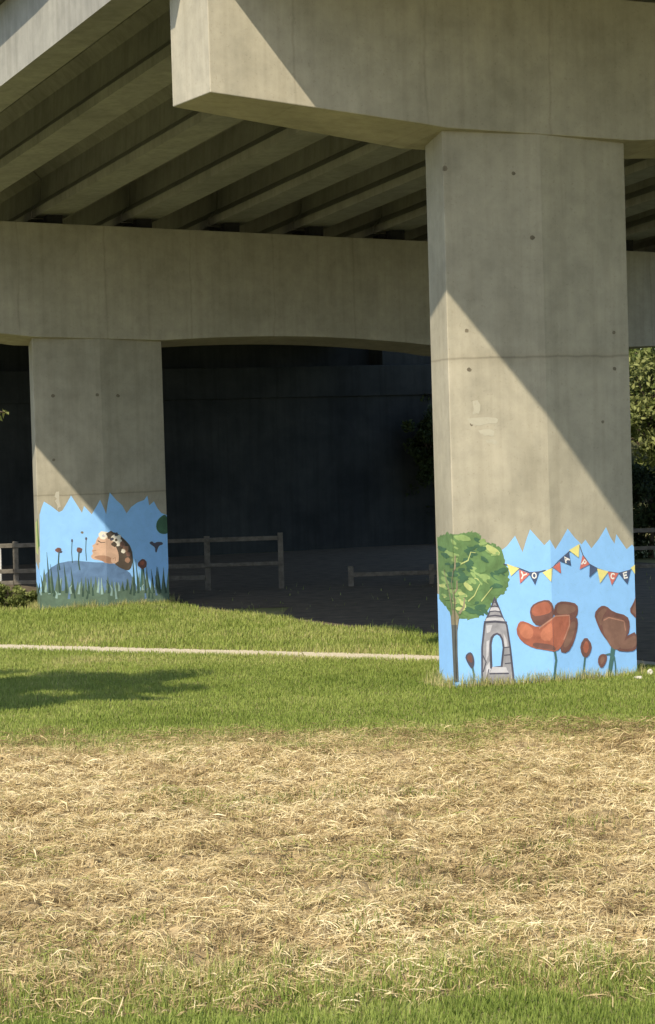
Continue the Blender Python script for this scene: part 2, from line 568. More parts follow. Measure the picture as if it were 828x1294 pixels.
PT = {
    'sky': paint('sky_blue', (0.255, 0.505, 0.90), 0.05),
    'green': paint('leaf_green', (0.115, 0.205, 0.085), 0.30),
    'green_l': paint('light_green', (0.24, 0.35, 0.14), 0.25),
    'green_d': paint('dark_green', (0.055, 0.125, 0.075), 0.25),
    'lime': paint('yellow_green', (0.42, 0.48, 0.20), 0.2),
    'bark': paint('painted_bark', (0.11, 0.115, 0.115), 0.2),
    'twig': paint('painted_twig', (0.25, 0.22, 0.155), 0.2),
    'grey': paint('stone_grey', (0.27, 0.27, 0.31), 0.22),
    'grey_l': paint('pale_grey', (0.46, 0.46, 0.52), 0.15),
    'ink': paint('outline_dark', (0.075, 0.075, 0.105), 0.2),
    'red': paint('poppy_red', (0.33, 0.115, 0.078), 0.28),
    'red_b': paint('poppy_bright', (0.44, 0.165, 0.105), 0.25),
    'maroon': paint('poppy_maroon', (0.155, 0.078, 0.070), 0.22),
    'brown': paint('poppy_brown', (0.20, 0.115, 0.092), 0.22),
    'pink': paint('petal_edge', (0.40, 0.21, 0.16), 0.2),
    'stem': paint('stem_green', (0.06, 0.14, 0.14), 0.2),
    'yellow': paint('pennant_yellow', (0.72, 0.66, 0.26), 0.1),
    'pred': paint('pennant_red', (0.52, 0.16, 0.14), 0.12),
    'navy': paint('pennant_navy', (0.065, 0.095, 0.185), 0.15),
    'white': paint('letter_white', (0.74, 0.74, 0.74), 0.04),
    'skin': paint('skin', (0.54, 0.36, 0.27), 0.16),
    'skin_d': paint('skin_shadow', (0.34, 0.20, 0.14), 0.15),
    'hair': paint('hair_brown', (0.085, 0.068, 0.055), 0.3),
    'cloth': paint('cloth_blue', (0.105, 0.185, 0.34), 0.2),
    'meadow': paint('meadow_green', (0.095, 0.15, 0.115), 0.22),
    'meadow_d': paint('meadow_dark', (0.04, 0.075, 0.06), 0.25),
    'blade': paint('pale_blade', (0.24, 0.36, 0.36), 0.2),
    'cream': paint('blossom_cream', (0.70, 0.66, 0.58), 0.1),
}

SA, SB = Vector(C1), Vector(B1)
SLEN = (SB - SA).length

class Mural:
    """unrolls the painted faces of a pillar: s runs along the plan outline"""
    def __init__(self, pillar, b0):
        self.p, self.b0 = pillar, b0
        self.layer = 0
    def plan(self, s):
        if s < C1[0]:
            t = (C1[0] - s) / SLEN
            return SA.lerp(SB, t), Vector((-(SB - SA).y, (SB - SA).x)).normalized()
        if s < RD[0]:
            t = (s - C1[0]) / (RD[0] - C1[0])
            d = Vector(RD) - SA
            return SA.lerp(Vector(RD), t), Vector((d.y, -d.x)).normalized()
        t = (s - RD[0]) / (C2[0] - RD[0])
        d = Vector(C2) - Vector(RD)
        return Vector(RD).lerp(Vector(C2), t), Vector((d.y, -d.x)).normalized()
    def px(self, x, y):
        """photo pixel -> (s, z) on this pillar's faces"""
        o, d = Vector((0, 0, CAMZ)), ray(x, y)
        best = None
        for (pa, pb, s0, s1) in ((SA, SB, C1[0], C1[0] - SLEN), (SA, Vector(RD), C1[0], RD[0]), (Vector(RD), Vector(C2), RD[0], C2[0])):
            A, B = W(pa.x, pa.y + self.b0), W(pb.x, pb.y + self.b0)
            n = (B - A).cross(Vector((0, 0, 1)))
            t = (A - o).dot(n) / d.dot(n)
            Q = o + d * t
            k = (Q - A).dot(B - A) / (B - A).length_squared
            off = max(0, -k, k - 1)
            if best is None or off < best[0] - 1e-9:
                k2 = k if off > 0 and s1 == C2[0] else k
                best = (off, s0 + (s1 - s0) * max(-0.0, min(1.0, k2)), Q.z)
        return (best[1], best[2])
    def shape(self, name, polys, parent=None, label=None):
        """polys: list of (material key, [(s,z)...]) painted in order"""
        mats, V, Fc, MI = [], [], [], []
        for key, pts in polys:
            self.layer += 1
            off = 0.0012 + self.layer * 0.00004
            if PT[key] not in mats:
                mats.append(PT[key])
            mi = mats.index(PT[key])
            bm = bmesh.new()
            vs_ = [bm.verts.new((s, z, 0)) for s, z in pts]
            try:
                f = bm.faces.new(vs_)
            except ValueError:
                bm.free()
                continue
            f.normal_update()
            if f.normal.z < 0:
                f.normal_flip()
            bmesh.ops.triangulate(bm, faces=bm.faces)
            for cut in (C1[0], RD[0]):
                bmesh.ops.bisect_plane(bm, geom=bm.verts[:] + bm.edges[:] + bm.faces[:], plane_co=(cut, 0, 0), plane_no=(1, 0, 0))
            base = len(V)
            bm.verts.index_update()
            # one vertex set per face so that offsets follow each facet
            for fc in bm.faces:
                cs = fc.calc_center_median().x
                ids = []
                for v in fc.verts:
                    s = v.co.x
                    sc = min(max(s, C1[0] + 1e-5), RD[0] - 1e-5) if C1[0] < cs < RD[0] else (max(s, RD[0] + 1e-5) if cs >= RD[0] else min(s, C1[0] - 1e-5))
                    p2, nn_ = self.plan(sc)
                    ids.append(len(V))
                    V.append((p2.x + nn_.x * off, p2.y + nn_.y * off, v.co.y))
                Fc.append(tuple(ids))
                MI.append(mi)
            bm.free()
        o = mesh_obj(name, V, Fc, mats, parent or self.p)
        o.data.polygons.foreach_set('material_index', MI)
        # face normals must look out of the wall
        bm = bmesh.new()
        bm.from_mesh(o.data)
        bmesh.ops.remove_doubles(bm, verts=bm.verts, dist=1e-6)
        for f in bm.faces:
            c = f.calc_center_median()
            if f.normal.dot(Vector((c.x * 0.0 - (1.0 if c.x < C1[0] + 0.002 and c.y > 0.172 else 0.0), -1.0 if c.y < 0.172 else 0.0, 0))) < 0:
                f.normal_flip()
        bm.to_mesh(o.data)
        bm.free()
        if label:
            o['label'] = label
        return o

def stroke(pts, w0, w1=None):
    """ribbon polygon around a polyline in (s,z)"""
    w1 = w0 if w1 is None else w1
    L_, R_ = [], []
    n = len(pts)
    for i, p in enumerate(pts):
        a, b = Vector(pts[max(0, i - 1)]), Vector(pts[min(n - 1, i + 1)])
        d = (b - a)
        if d.length < 1e-6:
            continue
        d.normalize()
        w = w0 + (w1 - w0) * i / (n - 1)
        L_.append((p[0] - d.y * w / 2, p[1] + d.x * w / 2))
        R_.append((p[0] + d.y * w / 2, p[1] - d.x * w / 2))
    return L_ + R_[::-1]

def smoothp(pts, it=2):
    def area(q):
        return abs(sum(a[0] * b[1] - b[0] * a[1] for a, b in zip(q, q[1:] + q[:1])))
    a0 = area(pts)
    for _ in range(it):
        q = []
        for i in range(len(pts)):
            a, b = pts[i], pts[(i + 1) % len(pts)]
            q += [(a[0] * .75 + b[0] * .25, a[1] * .75 + b[1] * .25), (a[0] * .25 + b[0] * .75, a[1] * .25 + b[1] * .75)]
        pts = q
    k = math.sqrt(a0 / max(1e-9, area(pts))) * 1.02
    cx, cy = sum(p[0] for p in pts) / len(pts), sum(p[1] for p in pts) / len(pts)
    return [(cx + (p[0] - cx) * k, cy + (p[1] - cy) * k) for p in pts]

def rough(pts, amp, seed, per=3):
    out, r = [], random.Random(seed)
    for i in range(len(pts)):
        a, b = pts[i], pts[(i + 1) % len(pts)]
        for k in range(per):
            t = k / per
            out.append((a[0] + (b[0] - a[0]) * t + r.uniform(-amp, amp), a[1] + (b[1] - a[1]) * t + r.uniform(-amp, amp)))
    return out

def blob(cx, cy, rx, ry, n=14, j=0.15, seed=0):
    r = random.Random(seed)
    return [(cx + rx * (1 + r.uniform(-j, j)) * math.cos(2 * math.pi * k / n), cy + ry * (1 + r.uniform(-j, j)) * math.sin(2 * math.pi * k / n)) for k in range(n)]

# ---- front pillar: three crops of the photo give the outline coordinates
mu = Mural(P1, 0.0)
def A5(*q):
    return [mu.px(545 + x / 5.71, 660 + y / 5.71) for x, y in q]
def A6(*q):
    return [mu.px(530 + x / 2.78, 640 + y / 2.78) for x, y in q]
def A7(*q):
    return [mu.px(690 + x / 6.0, 660 + y / 6.0) for x, y in q]
def AP(*q):
    return [mu.px(x, y) for x, y in q]
SIDE_END = C1[0] - SLEN + 0.004
SR = C2[0] - 0.004
sky_pts = AP((575, 775), (633, 696), (641, 690), (651, 677), (656, 688), (660.6, 698), (666, 680), (670, 669), (678, 678), (688, 689), (695, 682), (702, 694), (709, 683), (717.5, 668), (726, 679), (735, 688), (740, 682), (747.5, 693), (757, 681), (766, 666), (771, 678), (776.7, 687), (779, 675), (785, 684), (792, 694))
sky_pts = [(SIDE_END, 1.18), (C1[0], 1.14)] + sky_pts + [(SR - 0.03, mu.px(800, 688)[1]), (SR, mu.px(802, 691)[1]), (SR, -0.05), (SIDE_END, -0.05)]
mu.shape('painted_sky', [('sky', sky_pts)], label='light blue painted sky with a jagged top edge')

def clampS(pts):
    return [(min(max(s, SIDE_END), SR), max(z, -0.04)) for s, z in pts]

crown = A5((45, 110), (80, 88), (120, 75), (190, 85), (240, 72), (290, 65), (345, 85), (365, 120), (400, 150), (445, 150), (500, 190), (530, 260), (525, 300), (560, 330), (562, 390), (560, 440), (540, 500), (480, 545), (440, 590), (400, 655), (340, 690), (270, 705), (190, 705), (140, 670), (110, 610), (60, 560))
cp = [('green', clampS(rough(crown, 0.018, 1, 4)))]
rt = random.Random(3)
def in_poly(x, y, P_):
    c = False
    for (x0, y0), (x1, y1) in zip(P_, P_[1:] + P_[:1]):
        if (y0 > y) != (y1 > y) and x < (x1 - x0) * (y - y0) / (y1 - y0) + x0:
            c = not c
    return c
CROWN_PX = [(60, 120), (120, 90), (190, 100), (290, 85), (345, 110), (430, 165), (490, 205), (520, 280), (545, 340), (545, 440), (520, 495), (465, 540), (390, 650), (335, 675), (200, 690), (150, 660), (115, 600), (70, 550)]
cp_k = 0
while cp_k < 150:
    x, y = rt.uniform(45, 560), rt.uniform(65, 700)
    if not in_poly(x, y, CROWN_PX):
        continue
    cp_k += 1
    # lobes of light and dark foliage as the painter set them
    lob = math.sin(x * 0.021 + 0.6) * math.cos(y * 0.017 - 0.4) + 0.5 * math.sin((x + y) * 0.011)
    if y < 130 or (x > 350 and y < 240) or (220 < x < 360 and 460 < y < 560) or (x < 150 and y > 420):
        lob += 0.7
    if 220 < x < 420 and 160 < y < 380:
        lob -= 0.8
    k = rt.choice(['green_d', 'green', 'green_d']) if lob < -0.3 else (rt.choice(['green', 'green', 'green_l']) if lob < 0.55 else rt.choice(['green_l', 'lime', 'green_l', 'green']))
    an_ = rt.uniform(-0.5, 0.9)
    ln_ = rt.uniform(18, 48)
    dx_, dy_ = math.cos(an_) * ln_, math.sin(an_) * ln_
    cp.append((k, clampS(rough(A5(*[(x + dx_ * math.cos(t) - dy_ * 0.42 * math.sin(t), y + dy_ * math.cos(t) + dx_ * 0.42 * math.sin(t)) for t in [6.283 * q / 9 for q in range(9)]]), 0.006, cp_k, 1))))
mu.shape('painted_tree', [('bark', clampS(A5((140, 660), (150, 800), (160, 960), (165, 1150), (200, 1150), (192, 960), (188, 800), (205, 680), (170, 640)))), ] + cp + [
    ('twig', clampS(stroke(A5((165, 690), (150, 590), (130, 480), (105, 390), (95, 340)), 0.05, 0.02))),
    ('twig', clampS(stroke(A5((168, 680), (170, 560), (150, 440), (170, 330), (172, 240)), 0.045, 0.015))),
    ('twig', clampS(stroke(A5((160, 560), (185, 480), (185, 420)), 0.03, 0.012))),
    ('twig', clampS(stroke(A5((200, 660), (235, 610), (240, 545)), 0.035, 0.015))),
    ('lime', stroke(A5((265, 570), (310, 530), (350, 445)), 0.02, 0.01)),
    ('lime', stroke(A5((360, 570), (400, 520), (440, 470)), 0.018, 0.008)),
    ('lime', stroke(A5((215, 300), (265, 275), (285, 215), (320, 220)), 0.02, 0.01)),
    ('twig', clampS(A5((145, 690), (170, 620), (200, 680), (190, 760), (155, 760)))),
    ('bark', clampS(A5((150, 740), (160, 960), (168, 1150), (196, 1150), (188, 960), (188, 740)))),
], label='painted green tree with a thin grey trunk')

mu.shape('painted_tower', [
    ('ink', clampS(A5((360, 1180), (360, 900), (378, 730), (395, 690), (425, 620), (455, 535), (470, 560), (525, 695), (550, 740), (575, 900), (600, 1130), (604, 1180)))),
    ('grey', clampS(A5((372, 1180), (374, 900), (392, 735), (408, 695), (456, 565), (512, 695), (538, 742), (562, 900), (586, 1130), (588, 1180)))),
    ('grey_l', A5((385, 720), (400, 690), (515, 690), (530, 715))),
    ('grey_l', A5((420, 640), (432, 615), (482, 612), (495, 640))),
    ('grey_l', A5((395, 745), (440, 740), (425, 790), (400, 800))),
    ('grey_l', A5((398, 860), (418, 850), (412, 960), (395, 1000))),
    ('grey_l', A5((520, 800), (545, 850), (550, 900), (530, 905))),
    ('grey_l', A5((440, 1050), (535, 1050), (560, 1085), (420, 1090))),
    ('grey_l', A5((395, 1040), (425, 1000), (430, 1060), (400, 1120))),
    ('ink', stroke(A5((380, 722), (460, 716), (545, 724)), 0.03)),
    ('ink', stroke(A5((400, 680), (460, 672), (515, 680)), 0.02)),
    ('ink', stroke(A5((418, 645), (460, 640), (500, 648)), 0.015)),
    ('ink', stroke(A5((430, 610), (458, 604), (485, 612)), 0.015)),
    ('ink', stroke(A5((442, 580), (458, 576), (474, 584)), 0.012)),
    ('ink', stroke(A5((520, 905), (565, 900)), 0.015)), ('ink', stroke(A5((525, 960), (572, 955)), 0.015)),
    ('ink', stroke(A5((530, 1020), (578, 1015)), 0.015)), ('ink', stroke(A5((372, 960), (395, 1010), (375, 1080)), 0.015)),
    ('ink', stroke(A5((415, 1060), (400, 1130)), 0.015)), ('ink', stroke(A5((420, 1092), (560, 1090)), 0.02)),
    ('ink', A5((424, 1056), (420, 960), (419, 880), (428, 830), (448, 806), (475, 796), (500, 808), (518, 840), (528, 900), (520, 980), (514, 1046))),
    ('sky', A5((442, 1042), (438, 960), (436, 885), (444, 840), (456, 820), (475, 811), (492, 822), (506, 850), (514, 905), (506, 980), (500, 1036))),
    ('grey_l', A5((440, 1042), (540, 1046), (545, 1060), (436, 1060))),
], label='painted grey stone tower with an open arch')

def poppy(name, polys, label=None):
    return mu.shape(name, [(k, clampS(p)) for k, p in polys], label=label)
poppy('painted_poppy', [
    ('stem', stroke(A6((474, 500), (480, 540), (476, 570), (472, 630)), 0.035, 0.03)),
    ('maroon', smoothp(A6((388, 362), (405, 340), (450, 327), (468, 345), (472, 385), (445, 412), (415, 420), (394, 398)), 1)),
    ('red', smoothp(A6((394, 362), (410, 344), (446, 333), (462, 350), (462, 372), (430, 382), (400, 385)), 1)),
    ('maroon', smoothp(A6((474, 352), (490, 335), (520, 335), (553, 343), (556, 372), (545, 394), (500, 390), (474, 390)), 1)),
    ('brown', smoothp(A6((484, 352), (496, 342), (545, 350), (547, 368), (520, 378), (484, 378)), 1)),
    ('maroon', smoothp(A6((522, 402), (552, 388), (556, 420), (542, 478), (520, 514), (492, 508), (508, 462)), 1)),
    ('brown', smoothp(A6((528, 412), (546, 402), (546, 430), (532, 476), (515, 495), (505, 490), (518, 452)), 1)),
    ('red', smoothp(A6((341, 440), (352, 405), (372, 404), (418, 428), (450, 405), (478, 384), (526, 380), (528, 420), (504, 478), (482, 510), (440, 502), (400, 496), (360, 474)), 1)),
    ('red_b', smoothp(A6((348, 436), (358, 412), (378, 414), (400, 432), (396, 462), (368, 464)), 1)),
    ('red_b', smoothp(A6((425, 440), (460, 408), (466, 420), (466, 470), (430, 470)), 1)),
    ('maroon', smoothp(A6((400, 478), (440, 482), (470, 488), (480, 506), (440, 501), (402, 495)), 1)),
    ('pink', stroke(A6((420, 428), (450, 406), (478, 385), (526, 382), (526, 418), (506, 470)), 0.02, 0.015)),
], label='big painted red poppy spanning the pillar ridge')
poppy('painted_poppy', [
    ('stem', stroke(A6((682, 480), (676, 530), (668, 580), (660, 640)), 0.075, 0.06)),
    ('maroon', smoothp(A6((614, 378), (635, 352), (655, 350), (680, 372), (728, 384), (738, 412), (732, 452), (700, 485), (672, 486), (640, 445), (625, 412)), 1)),
    ('brown', smoothp(A6((622, 380), (645, 358), (660, 362), (640, 390), (640, 420), (630, 408)), 1)),
    ('maroon', smoothp(A6((728, 456), (775, 438), (778, 495), (745, 510), (690, 506), (700, 482)), 1)),
    ('brown', smoothp(A6((722, 470), (762, 450), (764, 485), (740, 500), (700, 498)), 1)),
    ('brown', smoothp(A6((642, 398), (664, 386), (722, 400), (727, 440), (716, 480), (690, 506), (664, 482), (644, 432)), 1)),
    ('pink', stroke(A6((646, 400), (665, 390), (718, 403), (723, 436)), 0.018, 0.012)),
], label='painted brown-red poppy on a thick dark stem')
poppy('painted_poppy_bud', [('stem', stroke(A6((582, 520), (578, 560), (574, 625)), 0.028)), ('maroon', smoothp(A6((584, 457), (606, 488), (598, 518), (584, 532), (570, 520), (564, 488)), 1)), ('red', smoothp(A6((586, 470), (596, 490), (588, 515), (578, 512), (574, 490)), 1))])
poppy('painted_poppy_bud', [('stem', stroke(A6((652, 522), (668, 518), (684, 528), (688, 560), (690, 615)), 0.022)), ('maroon', smoothp(A6((640, 518), (658, 522), (656, 546), (640, 570), (627, 552), (628, 530)), 1)), ('brown', smoothp(A6((640, 526), (650, 530), (648, 544), (638, 556), (634, 540)), 1))])
poppy('painted_poppy_bud', [('stem', stroke(A6((186, 565), (191, 590), (190, 625)), 0.025)), ('ink', smoothp(A6((160, 526), (176, 511), (188, 520), (193, 550), (185, 573), (168, 548)), 1)), ('maroon', smoothp(A6((166, 528), (177, 518), (185, 528), (186, 550), (172, 544)), 1))])
poppy('painted_petal', [('maroon', smoothp(A6((736, 366), (752, 338), (768, 316), (785, 330), (785, 390), (756, 388)), 1)), ('brown', smoothp(A6((744, 366), (760, 338), (780, 340), (780, 378), (758, 378)), 1))])
poppy('painted_bush', [('green', A6((738, 640), (748, 600), (762, 575), (785, 550), (785, 640)))])

# bunting
mu.shape('painted_string', [('ink', stroke(A5((520, 300), (635, 332), (710, 362), (778, 357), (825, 345)), 0.012)),
                            ('ink', stroke(A7((0, 372), (50, 342), (95, 292), (170, 226), (250, 166)), 0.012)),
                            ('ink', clampS(stroke(A7((250, 170), (278, 248), (328, 318), (392, 352), (465, 374), (548, 386), (638, 362), (690, 322)), 0.012)))])
def pennant(key, tri, letter=None):
    polys = [(key, clampS(tri))]
    if letter:
        # letter strokes placed on axes: top edge mid -> tip
        t0, t1, tip = (Vector(p) for p in tri)
        ex = (t1 - t0)
        dn = tip - (t0 + t1) / 2
        def q(x, y):
            return tuple((t0 + t1) / 2 + ex * x + dn * y)
        wd = ex.length * 0.11
        G = {'Y': [[(-.26, .08), (0, .32)], [(.26, .08), (0, .32), (-.02, .62)]],
             'O': [[(.18, .28), (.13, .42), (0, .48), (-.13, .42), (-.18, .28), (-.13, .13), (0, .07), (.13, .13), (.18, .28)]],
             'A': [[(-.18, .56), (0, .08), (.18, .56)], [(-.1, .38), (.1, .38)]],
             'P': [[(-.12, .58), (-.12, .08), (.1, .1), (.14, .2), (.08, .32), (-.12, .34)]],
             'C': [[(.16, .16), (.04, .08), (-.1, .12), (-.16, .28), (-.1, .44), (.04, .48), (.15, .40)]],
             'E': [[(.16, .08), (-.14, .08), (-.14, .48), (.14, .48)], [(-.14, .28), (.10, .28)]]}[letter]
        for ln in G:
            polys.append(('white', clampS(stroke([q(*p) for p in ln], wd))))
    mu.shape('painted_pennant', polys)
pennant('yellow', A5((545, 300), (635, 332), (575, 388)))
pennant('pred', A5((632, 340), (712, 372), (640, 442)), 'Y')
pennant('navy', A5((700, 362), (780, 355), (748, 452)), 'O')
pennant('yellow', A7((-28, 380), (46, 345), (38, 452)))
pennant('pred', A7((50, 340), (104, 298), (112, 388)))
pennant('navy', A7((95, 290), (172, 225), (188, 328)), 'A')
pennant('yellow', A7((172, 212), (252, 163), (246, 268)))
pennant('pred', A7((275, 250), (328, 318), (253, 358)), 'P')
pennant('navy', A7((330, 320), (397, 352), (327, 418)))
pennant('yellow', A7((385, 350), (472, 372), (408, 462)))
pennant('pred', A7((465, 375), (548, 386), (497, 477)), 'C')
pennant('navy', A7((550, 387), (640, 362), (616, 470)), 'E')
pennant('yellow', A7((640, 345), (692, 320), (688, 392)))

# ---- far pillar
mu = Mural(P2, SPAN)
def F8(*q):
    return [mu.px(20 + x / 3.943, 600 + y / 3.943) for x, y in q]
zf = mu.px(45, 660)[1]
top = F8((118, 200), (128, 165), (140, 133), (175, 155), (215, 186), (232, 178), (255, 140), (275, 103), (305, 150), (330, 190), (340, 155), (378, 197), (400, 160), (420, 124), (438, 165), (450, 197), (458, 140), (468, 88), (500, 125), (530, 152), (552, 192), (575, 160), (605, 138), (640, 125), (655, 103), (665, 152), (688, 132), (705, 165), (725, 190))
mu.shape('painted_sky', [('sky', top + [(SR, mu.px(209, 651)[1]), (SR, 0.3), (C1[0] + 0.01, 0.3), (C1[0] + 0.02, 1.2)])], label='light blue painted sky with a jagged top edge')
mu.shape('painted_border', [('lime', [(SIDE_END + 0.3, 1.75), (C1[0] - 0.25, 1.80), (C1[0] - 0.2, 1.1), (SIDE_END + 0.25, 1.15)]),
                            ('green', [(C1[0] - 0.24, 1.82), (C1[0] - 0.02, 1.86), (C1[0] + 0.02, 1.30), (C1[0] - 0.2, 1.2)]),
                            ('sky', [(SIDE_END + 0.1, 0.95), (C1[0] - 0.1, 0.8), (C1[0] + 0.03, 1.0), (C1[0] + 0.02, 0.1), (SIDE_END, 0.1)])])
mu.shape('painted_clothing', [('cloth', F8((128, 560), (145, 500), (175, 462), (215, 440), (260, 431), (300, 428), (345, 432), (400, 436), (460, 437), (520, 452), (570, 490), (605, 560), (600, 620), (130, 620)))], label='blue painted clothing of the lying figure')
spk = []
r8 = random.Random(5)
x = 96
tops = []
while x < 770:
    hgt = 50 + 45 * r8.random() + (38 if x > 590 else 0) + (25 if x < 170 else 0)
    base = 575 + 10 * math.sin(x * 0.02)
    tops += [(x, base + 12), (x + 9 + 6 * r8.random(), base - hgt + (12 if 180 < x < 560 else 0))]
    x += 20 + 14 * r8.random()
mp = [('meadow', clampS(F8(*tops) + [(SR, 0.75), (SR, -0.05), (SIDE_END, -0.05), (SIDE_END, 0.55)]))]
for k in range(34):
    x = 110 + k * 18.5 + r8.uniform(-6, 6)
    h_ = r8.uniform(35, 85)
    y0 = 590 + r8.uniform(-20, 30)
    mp.append((r8.choice(['blade', 'blade', 'meadow_d', 'cloth']), clampS(stroke(F8((x, y0), (x + r8.uniform(-6, 6), y0 - h_ * 0.6), (x + r8.uniform(-14, 14), y0 - h_)), 0.05, 0.008))))
for x, h_ in ((160, 205), (178, 145), (212, 150), (245, 150), (280, 130), (585, 210), (603, 170), (680, 120), (712, 130), (640, 140), (740, 90), (130, 90), (660, 80), (700, 90)):
    mp.append(('meadow_d', clampS(stroke(F8((x + 8, 590), (x + 2, 590 - h_ * 0.5), (x - 6, 590 - h_)), 0.055, 0.006))))
mu.shape('painted_meadow', mp, label='dark grey-green painted grass along the pillar foot')
hd = [
    ('hair', smoothp(F8((452, 292), (500, 288), (545, 328), (574, 362), (582, 430), (566, 478), (520, 462), (490, 440), (470, 400)), 2)),
    ('skin', smoothp(F8((374, 405), (386, 392), (380, 378), (388, 366), (380, 352), (398, 344), (402, 322), (425, 296), (450, 290), (476, 316), (494, 352), (512, 396), (508, 440), (450, 440), (425, 425), (384, 420)), 1)),
    ('skin_d', smoothp(F8((384, 410), (430, 400), (470, 410), (500, 436), (450, 440), (425, 425)), 1)),
    ('skin_d', smoothp(F8((398, 346), (412, 340), (410, 352)), 1)),
    ('skin_d', stroke(F8((382, 380), (400, 376)), 0.02)),
    ('hair', stroke(F8((408, 328), (425, 338), (446, 336)), 0.022, 0.012)),
    ('skin', smoothp(F8((476, 412), (500, 400), (508, 420), (490, 440), (474, 434)), 2)),
    ('skin_d', stroke(F8((482, 420), (496, 412), (496, 428)), 0.015)),
]
for i, (x, y, rr, k) in enumerate([(436, 302, 22, 'cream'), (470, 300, 20, 'hair'), (490, 316, 17, 'cream'), (510, 312, 15, 'cream'), (512, 338, 18, 'cream'), (490, 345, 13, 'hair'), (530, 345, 14, 'brown'), (545, 370, 18, 'skin_d'), (560, 395, 14, 'brown'), (535, 380, 12, 'cream'), (556, 425, 14, 'skin_d'), (540, 405, 12, 'hair'), (500, 325, 7, 'hair'), (436, 304, 8, 'grey_l'), (500, 296, 10, 'ink'), (478, 320, 9, 'ink')]):
    hd.append((k, F8(*blob(x, y, rr, rr, 9, 0.25, i))))
mu.shape('painted_head', hd, label='painted head in profile with a flower crown, facing up')
def spot(name, polys):
    mu.shape(name, [(k, clampS(p)) for k, p in polys])
spot('painted_poppy', [('stem', stroke(F8((630, 460), (626, 500), (622, 560)), 0.04)), ('maroon', F8(*blob(632, 445, 22, 24, 11, 0.15, 3))), ('red', F8(*blob(630, 440, 11, 12, 8, 0.2, 4)))])
for x, y in ((215, 375), (315, 375)):
    spot('painted_poppy', [('meadow_d', stroke(F8((x, y + 10), (x - 3, y + 60), (x + 4, y + 100)), 0.025)), ('maroon', F8(*blob(x, y, 17, 12, 9, 0.3, x))), ('ink', F8(*blob(x + 8, y + 8, 8, 7, 7, 0.3, x + 1)))])
for x, y in ((280, 328), (350, 318)):
    spot('painted_poppy_bud', [('meadow_d', stroke(F8((x, y), (x - 2, y + 60), (x + 2, y + 110)), 0.014)), ('ink', F8(*blob(x, y, 5, 8, 7, 0.2, x)))])
spot('painted_butterfly', [('ink', smoothp(F8((664, 340), (678, 330), (690, 342), (704, 334), (730, 336), (732, 348), (714, 352), (706, 368), (702, 386), (694, 384), (694, 362), (680, 352)), 1))])
spot('painted_bush', [('green_d', clampS(smoothp(F8(*blob(742, 250, 46, 48, 12, 0.12, 8)), 1)))])

# tie holes left by the formwork
def tie(muX, q):  # each hole is drawn as a flat dark disc
    for i, (x, y, r_) in enumerate(q):
        s, z = muX.px(x, y)
        pts = blob(s, z, r_, r_ * 0.9, 8, 0.2, i)
        mats_save = PT.get('hole')
        PT['hole'] = M['hole']
        muX.shape('tie_hole', [('hole', pts)])
m1 = Mural(P1, 0.0)
tie(m1, [(673, 300, .035), (590, 418, .03), (593, 467, .032), (776, 420, .03), (777, 466, .03), (562, 213, .04), (649, 219, .028), (596, 536, .028), (762, 533, .025)])
# pale scuffs where something was cleaned off the concrete
PT['scuff'] = paint('scuffed_concrete', (0.405, 0.388, 0.325), 0.1, 0.9)
m1.shape('scuff', [('scuff', rough(m1_q, 0.02, 5, 3)) for m1_q in ([m1.px(*q) for q in P_] for P_ in (
    [(597, 508), (606, 507), (605, 522), (598, 523)], [(590, 530), (628, 528), (627, 534), (598, 538)], [(604, 545), (624, 543), (622, 551), (610, 549)], [(613, 557), (627, 556), (626, 561)]))])
m2 = Mural(P2, SPAN)
PT['scuff_far'] = paint('scuffed_concrete_far', (0.40, 0.385, 0.335), 0.1, 0.9)
m2.shape('scuff', [('scuff_far', rough([m2.px(*q) for q in [(70, 622), (75, 622), (76, 640), (72, 645), (71, 634)]], 0.03, 6, 3))])
tie(m2, [(67, 500, .04), (123, 499, .04), (149, 500, .04), (68, 581, .035), (104, 673, .03)])

# ------------------------------------------------------------------ vegetation builders
def blades_obj(name, mat, P, H, Wd, lean, ang, tint, flat=None, segs=2):
    """P (n,2|3) roots; curved tapered blades"""
    n = len(P)
    dx, dy = np.cos(ang), np.sin(ang)
    px, py = -dy, dx
    z0 = P[:, 2] if P.shape[1] > 2 else np.zeros(n)
    ts = np.linspace(0, 1, segs + 1)
    vv = []
    for t in ts:
        off = lean * H * t ** 1.6
        zz = H * t * np.sqrt(np.clip(1 - (lean * t * 0.75) ** 2, 0.05, 1))
        cx, cy, cz = P[:, 0] + dx * off, P[:, 1] + dy * off, z0 + zz
        w = Wd * (1 - t) ** 0.7 * 0.5
        if t < 1:
            vv.append(np.stack([cx - px * w, cy - py * w, cz], 1))
            vv.append(np.stack([cx + px * w, cy + py * w, cz], 1))
        else:
            vv.append(np.stack([cx, cy, cz], 1))
    K = len(vv)
    co = np.stack(vv, 1).reshape(-1, 3)
    base = (np.arange(n) * K)[:, None]
    loops, sizes = [], []
    fl = []
    for s in range(segs - 1):
        fl.append(np.array([2 * s, 2 * s + 1, 2 * s + 3, 2 * s + 2]))
    tri = np.array([2 * (segs - 1), 2 * (segs - 1) + 1, 2 * segs])
    quads = [(base + q).reshape(n, 4) for q in fl]
    tris = (base + tri).reshape(n, 3)
    lo = np.concatenate([q.ravel() for q in quads] + [tris.ravel()])
    st = np.concatenate([np.full(n * len(quads), 4), np.full(n, 3)])
    return raw_mesh(name, co, lo, st, mat, np.repeat(tint, K))

